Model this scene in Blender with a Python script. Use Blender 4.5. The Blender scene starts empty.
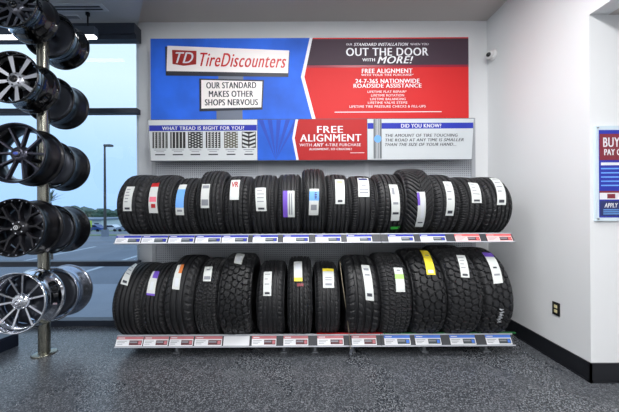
import bpy, math, random
from mathutils import Vector, Matrix
PI = math.pi
sc = bpy.context.scene
COL = sc.collection
# ------------------------------------------------------------------ camera facts
F = 275.0            # focal length in pixels (16 mm on full frame)
VX, VY = 303.0, 205.0
H = 1.40             # camera height
ROLL = 0.005
def ray(px, py):     # view ray of a measured point, camera roll taken out
    x = px - ROLL*(py-206); y = py + ROLL*(px-309.5)
    return (x-VX)/F, (VY-y)/F
def X(px, d): return (px-VX)*d/F
def Z(py, d): return H + (VY-py)*d/F

# ------------------------------------------------------------------ materials
def srgb(r, g, b):
    f = lambda c: (c/255/12.92) if c/255 <= .04045 else ((c/255+.055)/1.055)**2.4
    return (f(r), f(g), f(b), 1)
MC = {}
def mat(name, col, rough=.5, metal=0, emit=0, spec=.5, bump=0, bscale=40, vary=0, coat=0):
    if name in MC: return MC[name]
    m = bpy.data.materials.new(name); m.use_nodes = True
    nt = m.node_tree; b = nt.nodes['Principled BSDF']
    b.inputs['Base Color'].default_value = col
    b.inputs['Roughness'].default_value = rough
    b.inputs['Metallic'].default_value = metal
    b.inputs['Specular IOR Level'].default_value = spec
    b.inputs['Coat Weight'].default_value = coat
    if emit:
        b.inputs['Emission Color'].default_value = col; b.inputs['Emission Strength'].default_value = emit
    if bump or vary:
        tc = nt.nodes.new('ShaderNodeTexCoord'); n = nt.nodes.new('ShaderNodeTexNoise')
        n.inputs['Scale'].default_value = bscale; n.inputs['Detail'].default_value = 4
        nt.links.new(tc.outputs['Object'], n.inputs['Vector'])
        if bump:
            bp = nt.nodes.new('ShaderNodeBump'); bp.inputs['Strength'].default_value = bump; bp.inputs['Distance'].default_value = .004
            nt.links.new(n.outputs['Fac'], bp.inputs['Height']); nt.links.new(bp.outputs['Normal'], b.inputs['Normal'])
        if vary:
            r = nt.nodes.new('ShaderNodeValToRGB')
            r.color_ramp.elements[0].position = .3; r.color_ramp.elements[1].position = .7
            r.color_ramp.elements[0].color = tuple(c*(1-vary) for c in col[:3])+(1,)
            r.color_ramp.elements[1].color = tuple(min(1, c*(1+vary)) for c in col[:3])+(1,)
            nt.links.new(n.outputs['Fac'], r.inputs['Fac']); nt.links.new(r.outputs['Color'], b.inputs['Base Color'])
    MC[name] = m; return m

WHITE = mat('white_print', srgb(226,228,232), .55)
WALL = mat('wall_paint', srgb(226,228,230), .7, bump=.05, bscale=90)
SOFF = mat('ceiling_paint', srgb(196,190,187), .8)
CEIL = mat('ceiling_tile', srgb(180,186,192), .85, vary=.03, bscale=60)
BASEB = mat('black_vinyl', srgb(22,24,30), .45)
STEEL = mat('shelf_steel', srgb(176,180,186), .35, metal=.2)
STEELD = mat('shelf_grey', srgb(120,124,130), .5, metal=.1)
RAIL = mat('rail_plastic', srgb(172,176,184), .4)
RAILIN = mat('rail_channel', srgb(52,54,60), .5)
RUBBER = [mat('rubber_%s' % n, srgb(*c), r, bump=.25, bscale=220, vary=.12) for n, c, r in
          (('black', (22,23,26), .58), ('soft_black', (19,20,23), .54), ('grey_black', (25,26,29), .62))]
BLK = mat('satin_black_metal', srgb(20,20,24), .32, metal=.3, coat=.3)
GLOSS = mat('gloss_black', srgb(12,12,15), .1, metal=.4, coat=1)
GUN = mat('gunmetal', srgb(82,82,94), .28, metal=.9)
MACH = mat('machined_aluminium', srgb(215,218,226), .35, metal=.7)
CHROME = mat('chrome', srgb(225,228,235), .06, metal=1)
SILVER = mat('brushed_silver', srgb(176,182,196), .22, metal=.9)
POLE = mat('brushed_steel_post', srgb(140,140,130), .25, metal=.9)
FRAME = mat('window_frame_paint', srgb(40,48,62), .45)
SKYB = mat('print_sky_blue', srgb(34,98,214), .65, vary=.3, bscale=1.6)
BLUE = mat('print_royal_blue', srgb(30,46,168), .6)
NAVY = mat('print_navy', srgb(30,44,104), .4)
RED = mat('print_red', srgb(198,22,24), .65)
RED2 = mat('print_deep_red', srgb(176,22,24), .6)
MAROON = mat('print_maroon', srgb(140,20,48), .4)
CHARC = mat('print_charcoal', srgb(56,38,52), .65)
DARK = mat('print_dark', srgb(44,46,56), .5)
GREYP = mat('print_grey', srgb(130,134,142), .5)
LGREY = mat('print_light_grey', srgb(212,216,222), .5)
LOGO = mat('print_logo_red', srgb(196,36,34), .4)
SHIELD = mat('print_shield_red', srgb(158,36,30), .4)
BOARD = mat('print_board_white', srgb(244,238,236), .4)
LBLUE = mat('print_light_blue', srgb(110,170,240), .4)
YEL = mat('print_yellow', srgb(236,216,60), .45)
PURP = mat('print_purple', srgb(112,78,190), .45)
GREEN = mat('print_green', srgb(60,190,70), .45)
STICK = mat('sticker_white', srgb(206,210,208), .45)
ACRY = mat('acrylic_edge', srgb(206,222,232), .15)
IVORY = mat('ivory_plastic', srgb(216,206,160), .4)

def clear(name, tint, refl=1.0):
    m = bpy.data.materials.new(name); m.use_nodes = True; nt = m.node_tree; nt.nodes.clear()
    o = nt.nodes.new('ShaderNodeOutputMaterial'); mx = nt.nodes.new('ShaderNodeMixShader')
    t = nt.nodes.new('ShaderNodeBsdfTransparent'); g = nt.nodes.new('ShaderNodeBsdfGlossy'); fr = nt.nodes.new('ShaderNodeFresnel')
    t.inputs[0].default_value = tint; g.inputs['Roughness'].default_value = .02
    fr.inputs[0].default_value = 1.45
    ge = nt.nodes.new('ShaderNodeNewGeometry'); sb = nt.nodes.new('ShaderNodeMath'); sb.operation = 'SUBTRACT'; sb.inputs[0].default_value = 1; sb.use_clamp = True
    ml = nt.nodes.new('ShaderNodeMath'); ml.operation = 'MULTIPLY'   # only the outer faces reflect
    nt.links.new(ge.outputs['Backfacing'], sb.inputs[1]); nt.links.new(sb.outputs[0], ml.inputs[0]); nt.links.new(fr.outputs[0], ml.inputs[1])
    nt.links.new(ml.outputs[0], mx.inputs[0]); nt.links.new(t.outputs[0], mx.inputs[1]); nt.links.new(g.outputs[0], mx.inputs[2])
    nt.links.new(mx.outputs[0], o.inputs[0]); return m
GLASS = clear('window_glass', (.93,.97,1,1))

def floor_mat():
    m = bpy.data.materials.new('speckled_rubber_floor'); m.use_nodes = True; nt = m.node_tree; b = nt.nodes['Principled BSDF']
    tc = nt.nodes.new('ShaderNodeTexCoord')
    n1 = nt.nodes.new('ShaderNodeTexVoronoi'); n1.inputs['Scale'].default_value = 150; se = nt.nodes.new('ShaderNodeSeparateColor'); nt.links.new(n1.outputs['Color'], se.inputs[0])
    r = nt.nodes.new('ShaderNodeValToRGB'); cr = r.color_ramp
    cr.elements[0].position = .1; cr.elements[0].color = srgb(40,43,48)
    cr.elements[1].position = 1; cr.elements[1].color = srgb(138,141,146)
    e = cr.elements.new(.6); e.color = srgb(70,74,80)
    nt.links.new(tc.outputs['Object'], n1.inputs['Vector']); nt.links.new(se.outputs[0], r.inputs['Fac'])
    n2 = nt.nodes.new('ShaderNodeTexNoise'); n2.inputs['Scale'].default_value = 1.3; n2.inputs['Detail'].default_value = 3
    nt.links.new(tc.outputs['Object'], n2.inputs['Vector'])
    mp = nt.nodes.new('ShaderNodeMapRange'); mp.inputs[3].default_value = .22; mp.inputs[4].default_value = .34
    nt.links.new(n2.outputs['Fac'], mp.inputs[0]); nt.links.new(mp.outputs[0], b.inputs['Roughness'])
    nt.links.new(r.outputs['Color'], b.inputs['Base Color'])
    bp = nt.nodes.new('ShaderNodeBump'); bp.inputs['Strength'].default_value = .06; bp.inputs['Distance'].default_value = .002
    nt.links.new(se.outputs[0], bp.inputs['Height']); nt.links.new(bp.outputs['Normal'], b.inputs['Normal'])
    return m
FLOOR = floor_mat()

def peg_mat():       # perforated steel: rows of small dark holes
    m = bpy.data.materials.new('perforated_panel'); m.use_nodes = True; nt = m.node_tree; b = nt.nodes['Principled BSDF']
    tc = nt.nodes.new('ShaderNodeTexCoord'); sp = nt.nodes.new('ShaderNodeSeparateXYZ'); nt.links.new(tc.outputs['Object'], sp.inputs[0])
    def M(op, a, bb=None):
        n = nt.nodes.new('ShaderNodeMath'); n.operation = op
        for i, v in enumerate((a, bb)):
            if v is None: continue
            if isinstance(v, (int, float)): n.inputs[i].default_value = v
            else: nt.links.new(v, n.inputs[i])
        return n.outputs[0]
    ax = M('ABSOLUTE', M('SUBTRACT', M('FRACT', M('MULTIPLY', sp.outputs[0], 40)), .5))
    az = M('ABSOLUTE', M('SUBTRACT', M('FRACT', M('MULTIPLY', sp.outputs[2], 40)), .5))
    d = M('ADD', M('MULTIPLY', ax, ax), M('MULTIPLY', az, az))
    k = M('LESS_THAN', d, .05)
    mx = nt.nodes.new('ShaderNodeMix'); mx.data_type = 'RGBA'
    nt.links.new(k, mx.inputs[0]); mx.inputs[6].default_value = srgb(176,181,188); mx.inputs[7].default_value = srgb(84,88,96)
    nt.links.new(mx.outputs[2], b.inputs['Base Color']); b.inputs['Roughness'].default_value = .5
    return m
PEG = peg_mat()

# ------------------------------------------------------------------ mesh builder
class MB:
    def __init__(s): s.v = []; s.f = []; s.m = []; s.sm = []
    def add(s, vs, fs, mi=0, smooth=False):
        o = len(s.v); s.v += [tuple(p) for p in vs]
        for f in fs: s.f.append(tuple(i+o for i in f)); s.m.append(mi); s.sm.append(smooth)
        return s
    def box(s, x0, x1, y0, y1, z0, z1, mi=0):
        vs = [(x,y,z) for x in (x0,x1) for y in (y0,y1) for z in (z0,z1)]
        return s.add(vs, [(0,1,3,2),(4,6,7,5),(0,4,5,1),(2,3,7,6),(0,2,6,4),(1,5,7,3)], mi)
    def bevbox(s, x0, x1, y0, y1, z0, z1, b, mi=0):   # box with chamfered edges
        cx, cy, cz = (x0+x1)/2, (y0+y1)/2, (z0+z1)/2; hx, hy, hz = (x1-x0)/2, (y1-y0)/2, (z1-z0)/2
        import bmesh
        bm = bmesh.new(); bmesh.ops.create_cube(bm, size=1)
        for v in bm.verts: v.co = Vector((v.co.x*2*hx, v.co.y*2*hy, v.co.z*2*hz))
        bmesh.ops.bevel(bm, geom=bm.edges[:], offset=b, segments=2, affect='EDGES', profile=.5)
        s.add([(v.co.x+cx, v.co.y+cy, v.co.z+cz) for v in bm.verts], [[v.index for v in f.verts] for f in bm.faces] if bm.verts.index_update() is None else [], mi)
        bm.free(); return s
    def prism(s, pts, h, mi=0):      # pts 3D polygon, h extrusion vector
        n = len(pts); hv = Vector(h)
        vs = [Vector(p) for p in pts]+[Vector(p)+hv for p in pts]
        fs = [tuple(range(n-1,-1,-1)), tuple(range(n,2*n))]+[(i,(i+1)%n,(i+1)%n+n,i+n) for i in range(n)]
        return s.add(vs, fs, mi)
    def tube(s, pts, r, n=10, mi=0, cap=True):
        pts = [Vector(p) for p in pts]; vs = []; fs = []
        rr = r if isinstance(r, (list, tuple)) else [r]*len(pts)
        up = None
        for i, p in enumerate(pts):
            t = (pts[min(i+1,len(pts)-1)]-pts[max(i-1,0)]).normalized()
            if up is None: up = t.orthogonal().normalized()
            a = (up - t*up.dot(t)).normalized(); up = a; b = t.cross(a)
            for k in range(n):
                q = 2*PI*k/n; vs.append(p+(a*math.cos(q)+b*math.sin(q))*rr[i])
        for i in range(len(pts)-1):
            for k in range(n):
                fs.append((i*n+k, i*n+(k+1)%n, (i+1)*n+(k+1)%n, (i+1)*n+k))
        s.add(vs, fs, mi, True)
        if cap:
            s.add(vs[:n], [tuple(range(n-1,-1,-1))], mi); s.add(vs[-n:], [tuple(range(n))], mi)
        return s
    def revolve(s, prof, n=48, axis='Y', c=(0,0,0), mi=0, closed=True, smooth=True):   # prof: (radius, along axis)
        m = len(prof); vs = []; fs = []
        for k in range(n):
            q = 2*PI*k/n; a, b = math.cos(q), math.sin(q)
            for r, t in prof:
                vs.append((c[0]+r*a, c[1]+t, c[2]+r*b) if axis == 'Y' else (c[0]+t, c[1]+r*a, c[2]+r*b) if axis == 'X' else (c[0]+r*a, c[1]+r*b, c[2]+t))
        for k in range(n):
            for j in range(m if closed else m-1):
                j2 = (j+1)%m; k2 = (k+1)%n
                fs.append((k*m+j, k2*m+j, k2*m+j2, k*m+j2))
        return s.add(vs, fs, mi, smooth)
    def build(s, name, mats, parent=None, origin=None):
        me = bpy.data.meshes.new(name)
        o = Vector(parent.location) if (parent is not None and origin is None) else Vector(origin or (0,0,0))
        if getattr(s, 'local', False): o = Vector((0,0,0))
        me.from_pydata([(x-o.x, y-o.y, z-o.z) for x,y,z in s.v], [], s.f)
        if not isinstance(mats, (list, tuple)): mats = [mats]
        for m in mats: me.materials.append(m)
        me.polygons.foreach_set('material_index', s.m); me.polygons.foreach_set('use_smooth', s.sm); me.update()
        ob = bpy.data.objects.new(name, me); COL.objects.link(ob)
        if parent is not None: ob.parent = parent
        elif origin: ob.location = o
        return ob
def LMB():
    m = MB(); m.local = True; return m
def tag(o, label=None, cat=None, group=None, kind=None):
    if label: o['label'] = label
    if cat: o['category'] = cat
    if group: o['group'] = group
    if kind: o['kind'] = kind
    return o
def thing(name, loc, label, cat, group=None, rot=(0,0,0)):
    o = bpy.data.objects.new(name, None); COL.objects.link(o); o.location = loc; o.rotation_euler = rot; o.empty_display_size = .1
    return tag(o, label, cat, group)
def struct(name, mb, m, parent=None):
    o = mb.build(name, m, parent)
    if parent is None: o['kind'] = 'structure'
    return o
_tc = {}
def text2d(txt, bold=0.0, shear=0.0, spacing=1.0):   # glyph outlines fitted to the unit square
    k = (txt, bold, shear, spacing)
    if k in _tc: return _tc[k]
    cu = bpy.data.curves.new('glyphs', 'FONT'); cu.body = txt; cu.offset = bold; cu.shear = shear; cu.space_character = spacing
    cu.resolution_u = 4
    ob = bpy.data.objects.new('glyphs', cu); COL.objects.link(ob)
    dg = bpy.context.evaluated_depsgraph_get(); dg.update()
    me = ob.evaluated_get(dg).to_mesh()
    v = [(p.co.x, p.co.y) for p in me.vertices]; f = [tuple(p.vertices) for p in me.polygons]
    ob.evaluated_get(dg).to_mesh_clear(); bpy.data.objects.remove(ob); bpy.data.curves.remove(cu)
    x0 = min(p[0] for p in v); x1 = max(p[0] for p in v); y0 = min(p[1] for p in v); y1 = max(p[1] for p in v)
    r = ([((a-x0)/(x1-x0), (b-y0)/(y1-y0)) for a, b in v], f); _tc[k] = r; return r

# ------------------------------------------------------------------ room
DW = 3.35                     # back wall
XR = X(488, DW)               # right wall
YC = XR*F/(590-VX)            # outer corner of the right wall
ZA = H+188.7*YC/F                  # lower ceiling of the side bay
ZC = H+2.235                  # ceiling over the tire wall
ZL = H+2.11                   # ceiling by the window
XW = X(137, DW)               # left end of the back wall
XL, YB, XFAR = -4.8, -4.5, 5.5
struct('floor', MB().box(XL, XFAR, YB, DW+.12, -.1, 0), FLOOR)
struct('wall_back', MB().box(XW, XR+.15, DW, DW+.15, 0, ZC), WALL)
mb = MB().box(XR, XR+.15, YC, DW+.01, 0, ZC+.05).box(XR, XR+.15, YB, YC, ZA, ZC+.05)
struct('wall_right', mb, WALL)
struct('wall_bay', MB().box(XR+.001, XFAR, YC-.0005, YC+.15, 0, ZA), WALL)
struct('wall_far_right', MB().box(XFAR, XFAR+.1, YB, YC+.1, 0, ZA+.1), WALL)
struct('wall_front', MB().box(XL, XFAR, YB-.1, YB, 0, ZC+.1), WALL)
struct('wall_left', MB().box(XL-.1, XL, YB, DW+.12, 0, ZC+.1), WALL)
xe = XW+1.6
pl = [(XW, DW), (XR, DW), (XR, YB), (xe, YB), (xe, 1.2)]
struct('ceiling', MB().prism([(x,y,ZC) for x,y in pl], (0,0,.1)), SOFF)
plc = [(XL, DW+.12), (XW, DW+.12), (XW, DW), (xe, 1.2), (xe, YB), (XL, YB)]
struct('ceiling_window_side', MB().prism([(x,y,ZL) for x,y in plc], (0,0,ZC-ZL+.1)), CEIL)
struct('ceiling_bay', MB().box(XR+.15, XFAR, YB, YC+.1, ZA, ZA+.1), SOFF)
struct('baseboard_right', MB().box(XR-.012, XR, YC-.012, DW, 0, .15).box(XR-.02, XR, YC-.02, DW, 0, .012), BASEB)
struct('baseboard_bay', MB().box(XR-.012, XFAR, YC-.012, YC, 0, .15).box(XR-.02, XFAR, YC-.02, YC, 0, .012), BASEB)
struct('baseboard_back', MB().box(XW, XR, DW-.012, DW, 0, .15), BASEB)
# window wall
WY = 3.20; XV = X(137, WY)
zt = Z(38, WY); zm1, zm2 = Z(112, WY), Z(107, WY); zn1, zn2 = Z(265.5, WY), Z(260.5, WY); zb = Z(319.5, WY)
w = thing('window_1', (XL, WY, 0), None, None); w['kind'] = 'structure'
fr = MB().box(XL, XV, WY, WY+.1, 0, zb)
fr.box(XL, XV, WY, WY+.1, zt, zt+.05).box(XL, XV, WY-.03, WY+.1, zt+.05, ZL)
fr.box(XL, XV, WY, WY+.08, zm1, zm2).box(XL, XV, WY, WY+.08, zn1, zn2)
fr.box(XL, XL+.06, WY, WY+.08, zb, zt)
fr.build('window_frame', FRAME, w)
for z0, z1 in ((zb, zn1), (zn2, zm1), (zm2, zt)):
    MB().box(XL+.06, XV, WY+.04, WY+.046, z0, z1).build('pane', GLASS, w)

# ------------------------------------------------------------------ ceiling fittings by the window
def lamp(x0, x1, y, z, label):
    t = thing('pendant_light', ((x0+x1)/2, y, z), label, 'light', None)
    MB().box(x0, x1, y-.03, y+.03, z, z+.09).build('housing', mat('lamp_housing', srgb(74,84,100), .4), t)
    MB().box(x0+.02, x1-.01, y-.026, y+.026, z-.02, z).build('diffuser', mat('lamp_glow', (1,1,1,1), .5, emit=4), t)
    for xx in (x1-.09, x0+.3):
        MB().tube([(xx,y,z+.09),(xx,y,ZL)], .008, 8).tube([(xx,y,ZL-.03),(xx,y,ZL)], .022, 10).build('rod', BLK, t)
    return t
xl1 = X(97, 3.0)
lamp(-4.4, xl1, 3.0, Z(35, 3.0), 'long linear pendant lamp hanging in front of the window top')
t = thing('slot_diffuser', (X(78,2.93), 2.93, ZL), 'long white slot air diffuser in the ceiling above the window', 'air diffuser')
MB().box(X(20,2.93), X(107,2.93), 2.86, 2.975, ZL-.006, ZL).build('frame', mat('vent_white', srgb(196,204,212), .5), t)
for yy in (2.905, 2.945):
    MB().box(X(24,2.93), X(103,2.93), yy-.014, yy+.008, ZL-.008, ZL-.005).build('slot', DARK, t)
t = thing('ceiling_vent', (X(73,3.07), 3.07, ZL), 'small grey vent grille in the ceiling near the window', 'vent')
MB().box(X(66,3.07), X(81,3.07), 3.035, 3.10, ZL-.006, ZL).build('frame', mat('vent_white', srgb(196,204,212), .5), t)
g = MB()
for i in range(5): g.box(X(67,3.07), X(80,3.07), 3.04+i*.011, 3.046+i*.011, ZL-.008, ZL-.005)
g.build('grille', GREYP, t)

# ------------------------------------------------------------------ tire display rack
SF, SB = 2.51, 3.26          # rail front, back panel
GX0, GX1 = X(113.5, SF), X(515, SF)
SEC = (GX1-GX0)/3
rack = thing('tire_display_rack', ((GX0+GX1)/2, SB, 0), 'long grey two-shelf steel display rack holding all the tires', 'display rack')
ztop = Z(160, SB)+.5
PX0, PX1 = X(154, SB), X(473.5, SB); PSE = (PX1-PX0)/3
for i in range(3):
    MB().box(PX0+i*PSE+.02, PX0+(i+1)*PSE-.02, SB, SB+.03, .12, Z(119,SB)).build('back_panel', PEG, rack)
for i in range(4):
    xx = PX0+i*PSE
    MB().box(xx-.022, xx+.022, SB-.006, SB+.07, .0, Z(119,SB)).build('upright', STEEL, rack)
YM, BA, ZBAR = 2.82, .15, (1.110, .120)
shelf_z = []
for si, (pt, pb) in enumerate(((234.0, 243.3), (334.3, 347.0))):
    dT, dB = 2.556, SF
    zT, zB = Z(pt, dT), Z(pb, dB); zd = zT-.022; shelf_z.append(zd)
    for i in range(3):
        a, b = GX0+i*SEC+.002, GX0+(i+1)*SEC-.002
        for yb_ in (YM-BA, YM+BA):
            MB().tube([(a, yb_, ZBAR[si]), (b, yb_, ZBAR[si])], .012, 10).build('support_bar', STEELD, rack)
        MB().box(a, a+.012, dT+.014, SB-.006, ZBAR[si]-.05, ZBAR[si]+.005).box(b-.012, b, dT+.014, SB-.006, ZBAR[si]-.05, ZBAR[si]+.005).box(a, b, dT+.014, dT+.03, ZBAR[si]-.05, ZBAR[si]+.005).build('shelf_frame', STEELD, rack)
        # slanted ticket rail: face, top lip, bottom lip
        r = MB().prism([(a, dT, zT), (a, dB, zB), (a, dB+.012, zB-.004), (a, dT+.012, zT)], (b-a, 0, 0))
        n = Vector((0, zB-zT, -(dB-dT))).normalized()   # outward: towards camera and up
        n = Vector((0, -abs(zB-zT), abs(dB-dT))).normalized()
        def rp(x, s, off): return (x, dT+(dB-dT)*s+n.y*off, zT+(zB-zT)*s+n.z*off)
        def slab(m, x0, x1, s0, s1, o0, o1, mi=0):
            P = [rp(x,s,o) for x in (x0,x1) for s in (s0,s1) for o in (o0,o1)]
            m.add(P, [(0,1,3,2),(4,6,7,5),(0,4,5,1),(2,3,7,6),(0,2,6,4),(1,5,7,3)], mi)
        slab(r, a, b, 0, .10, 0, .006); slab(r, a, b, .90, 1.0, 0, .008)
        slab(r, a, b, .10, .90, 0, .001, 1)
        r.build('price_rail', [RAIL, RAILIN], rack)
for p in (284, 314, 350, 180, 420, 480):
    xx = X(p, 2.7)
    MB().box(xx-.012, xx+.012, 2.62, 2.66, 0, ZBAR[1]-.05).box(xx-.03, xx+.03, 2.60, 2.68, 0, .008).build('foot', STEELD, rack)
# coloured edge strips along the lower shelf
zl = shelf_z[1]
for a, b, m, nm in ((316, 382, RED2, 'red edge strip'), (383, 515, mat('print_deep_green', srgb(20,110,50), .4), 'green edge strip')):
    o = MB().box(X(a,2.56), X(b,2.56), 2.556, 2.575, zl+.018, zl+.027).build('edge_strip', m, rack); o['label'] = nm

# price tags
def price_tag(px0, px1, si, col, label, blank=False):
    pt, pb = ((234.0, 243.3), (334.3, 347.0))[si]
    dT, dB = 2.556, SF; zT, zB = Z(pt, dT), Z(pb, dB)
    n = Vector((0, -abs(zB-zT), abs(dB-dT))).normalized()
    x0, x1 = X(px0, 2.52), X(px1, 2.52)
    x0 = max(x0, GX0+.004); x1 = min(x1, GX1-.004)
    def slab(m, u0, u1, s0, s1, o0, o1, mi):
        P = [(x0+(x1-x0)*u, dT+(dB-dT)*s+n.y*o, zT+(zB-zT)*s+n.z*o) for u in (u0,u1) for s in (s0,s1) for o in (o0,o1)]
        m.add(P, [(0,1,3,2),(4,6,7,5),(0,4,5,1),(2,3,7,6),(0,2,6,4),(1,5,7,3)], mi)
    m = MB(); slab(m, 0, 1, .12, .88, .0012, .0025, 0)
    if not blank:
        slab(m, 0, 1, .12, .34, .0025, .003, 1)
        slab(m, .05, .3, .2, .26, .003, .0033, 0)
        slab(m, .5, .97, .42, .80, .0025, .003, 2)
        slab(m, .52, .80, .50, .62, .003, .0033, 3); slab(m, .84, .95, .48, .74, .003, .0033, 1)
        for k in range(3): slab(m, .05, .40-.07*k, .46+.12*k, .50+.12*k, .0025, .003, 3)
    c = {'b': (BLUE, mat('print_tire_photo', srgb(62,72,76), .5)), 'r': (mat('print_rose', srgb(226,96,98), .45), mat('print_tire_photo_red', srgb(92,48,54), .5)), 'g': (mat('print_azure', srgb(64,120,220), .4), mat('print_tire_photo', srgb(62,72,76), .5)),
         'd': (mat('print_dusty_rose', srgb(190,110,118), .45), mat('print_tire_photo_red', srgb(92,48,54), .5))}[col]
    bg = mat('tag_rose_white', srgb(240,196,196), .4) if col == 'r' else WHITE
    o = m.build('price_tag', [bg, c[0], c[1], GREYP], None, ((x0+x1)/2, SF, zB))
    tag(o, label, 'price tag', 'price tags on the upper shelf rail' if si == 0 else 'price tags on the lower shelf rail')
ords = ['first','second','third','fourth','fifth','sixth','seventh','eighth','ninth','tenth','eleventh','twelfth','thirteenth']
up = [(113.8,140,'b'),(141,166.5,'b'),(168,193.5,'b'),(195,220.5,'b'),(221.6,247.5,'b'),(252.5,277.5,'b'),(283,308.5,'b'),(315.4,341,'b'),(347,372,'b'),(388.5,414,'b'),(420.7,446,'b'),(455.6,480.5,'r'),(487.5,512.5,'r')]
for i, (a, b, c) in enumerate(up):
    price_tag(a, b, 0, c, '%s price tag with %s header, %s from the left on the upper shelf rail' % (('blue','white')[0] if c == 'b' else 'rosy red', 'blue' if c == 'b' else 'red', ords[i]))
lo = [(113.8,141.5,'d'),(142.5,167,'d'),(168.3,192,'d'),(193.5,221,'d'),(222.5,248.5,'x'),(251,275.5,'d'),(282.7,307.5,'d'),(316.7,343,'d'),(351.4,376,'d'),(384,410,'g'),(415,440.7,'g'),(450,475.5,'g'),(486,511.5,'g')]
for i, (a, b, c) in enumerate(lo):
    if c == 'x': price_tag(a, b, 1, 'g', 'blank white card in the lower shelf rail left of the section joint', True)
    else: price_tag(a, b, 1, c, '%s price tag, %s card from the left on the lower shelf rail' % ('dusty red and white' if c == 'd' else 'blue and white', ords[i]))

# ------------------------------------------------------------------ tires
def tire_profile_R(xl, hw, r):      # crown radius at a lateral offset
    u = min(1, abs(xl)/hw)
    return r - .010*u*u - (.05*max(0, u-.78)**2/.0484*.5 if u > .78 else 0)
def tread(kind, u, th, rg):
    """groove depth factor 0..1"""
    au = abs(u); t = th/(2*PI)
    if kind == 'rib':
        for g, w in rg['g']:
            if abs(u-g) < w: return 1
        n = rg['n']
        if au > rg['sh']: return .55 if ((t*n + au*.8) % 1) < .28 else 0
        if rg['mid']: return .28 if ((t*n + u*1.4*rg['sg']) % 1) < .26 and au > .1 else 0
        return 0
    if kind == 'vee':
        if abs(u) < .05: return .8
        return .9 if ((t*rg['n'] - (au**.8)*2.6) % 1) < .34 else 0
    if kind == 'cell':
        n = rg['n']; cu = (u+1)*2.5; cs = t*n; iu, js = math.floor(cu), math.floor(cs); best = [9, 9]
        for a in (-1, 0, 1):
            for b in (-1, 0, 1):
                ii, jj = iu+a, js+b
                h1 = math.sin(ii*12.9898+(jj%n)*78.233+rg['s'])*43758.5453; h2 = math.sin(ii*39.346+(jj%n)*11.135+rg['s'])*24634.6345
                px = ii+.5+.55*((h1-math.floor(h1))-.5); py = jj+.5+(.5 if ii%2 else 0)+.5*((h2-math.floor(h2))-.5)
                d = math.hypot(cu-px, (cs-py)*1.0)
                if d < best[0]: best = [d, best[0]]
                elif d < best[1]: best[1] = d
        return 1 if best[1]-best[0] < rg['w'] else 0
    if kind == 'block':
        n = rg['n']; z = .07*math.sin(2*PI*t*n) * rg['z']
        gs = (-.62, -.2, .2, .62)
        for g in gs:
            if abs(u+z*(1 if g > 0 else -1)-g) < rg['w']: return 1
        row = sum(1 for g in gs if u > g)
        ph = (0, .37, .5, .13, .62)[row]
        sl = (0, .9, -.8, .9, 0)[row]
        return 1 if ((t*n + ph + u*sl) % 1) < .27 else (.3 if ((t*n + ph + u*sl + .36) % 1) < .1 else 0)
    return 0
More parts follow.
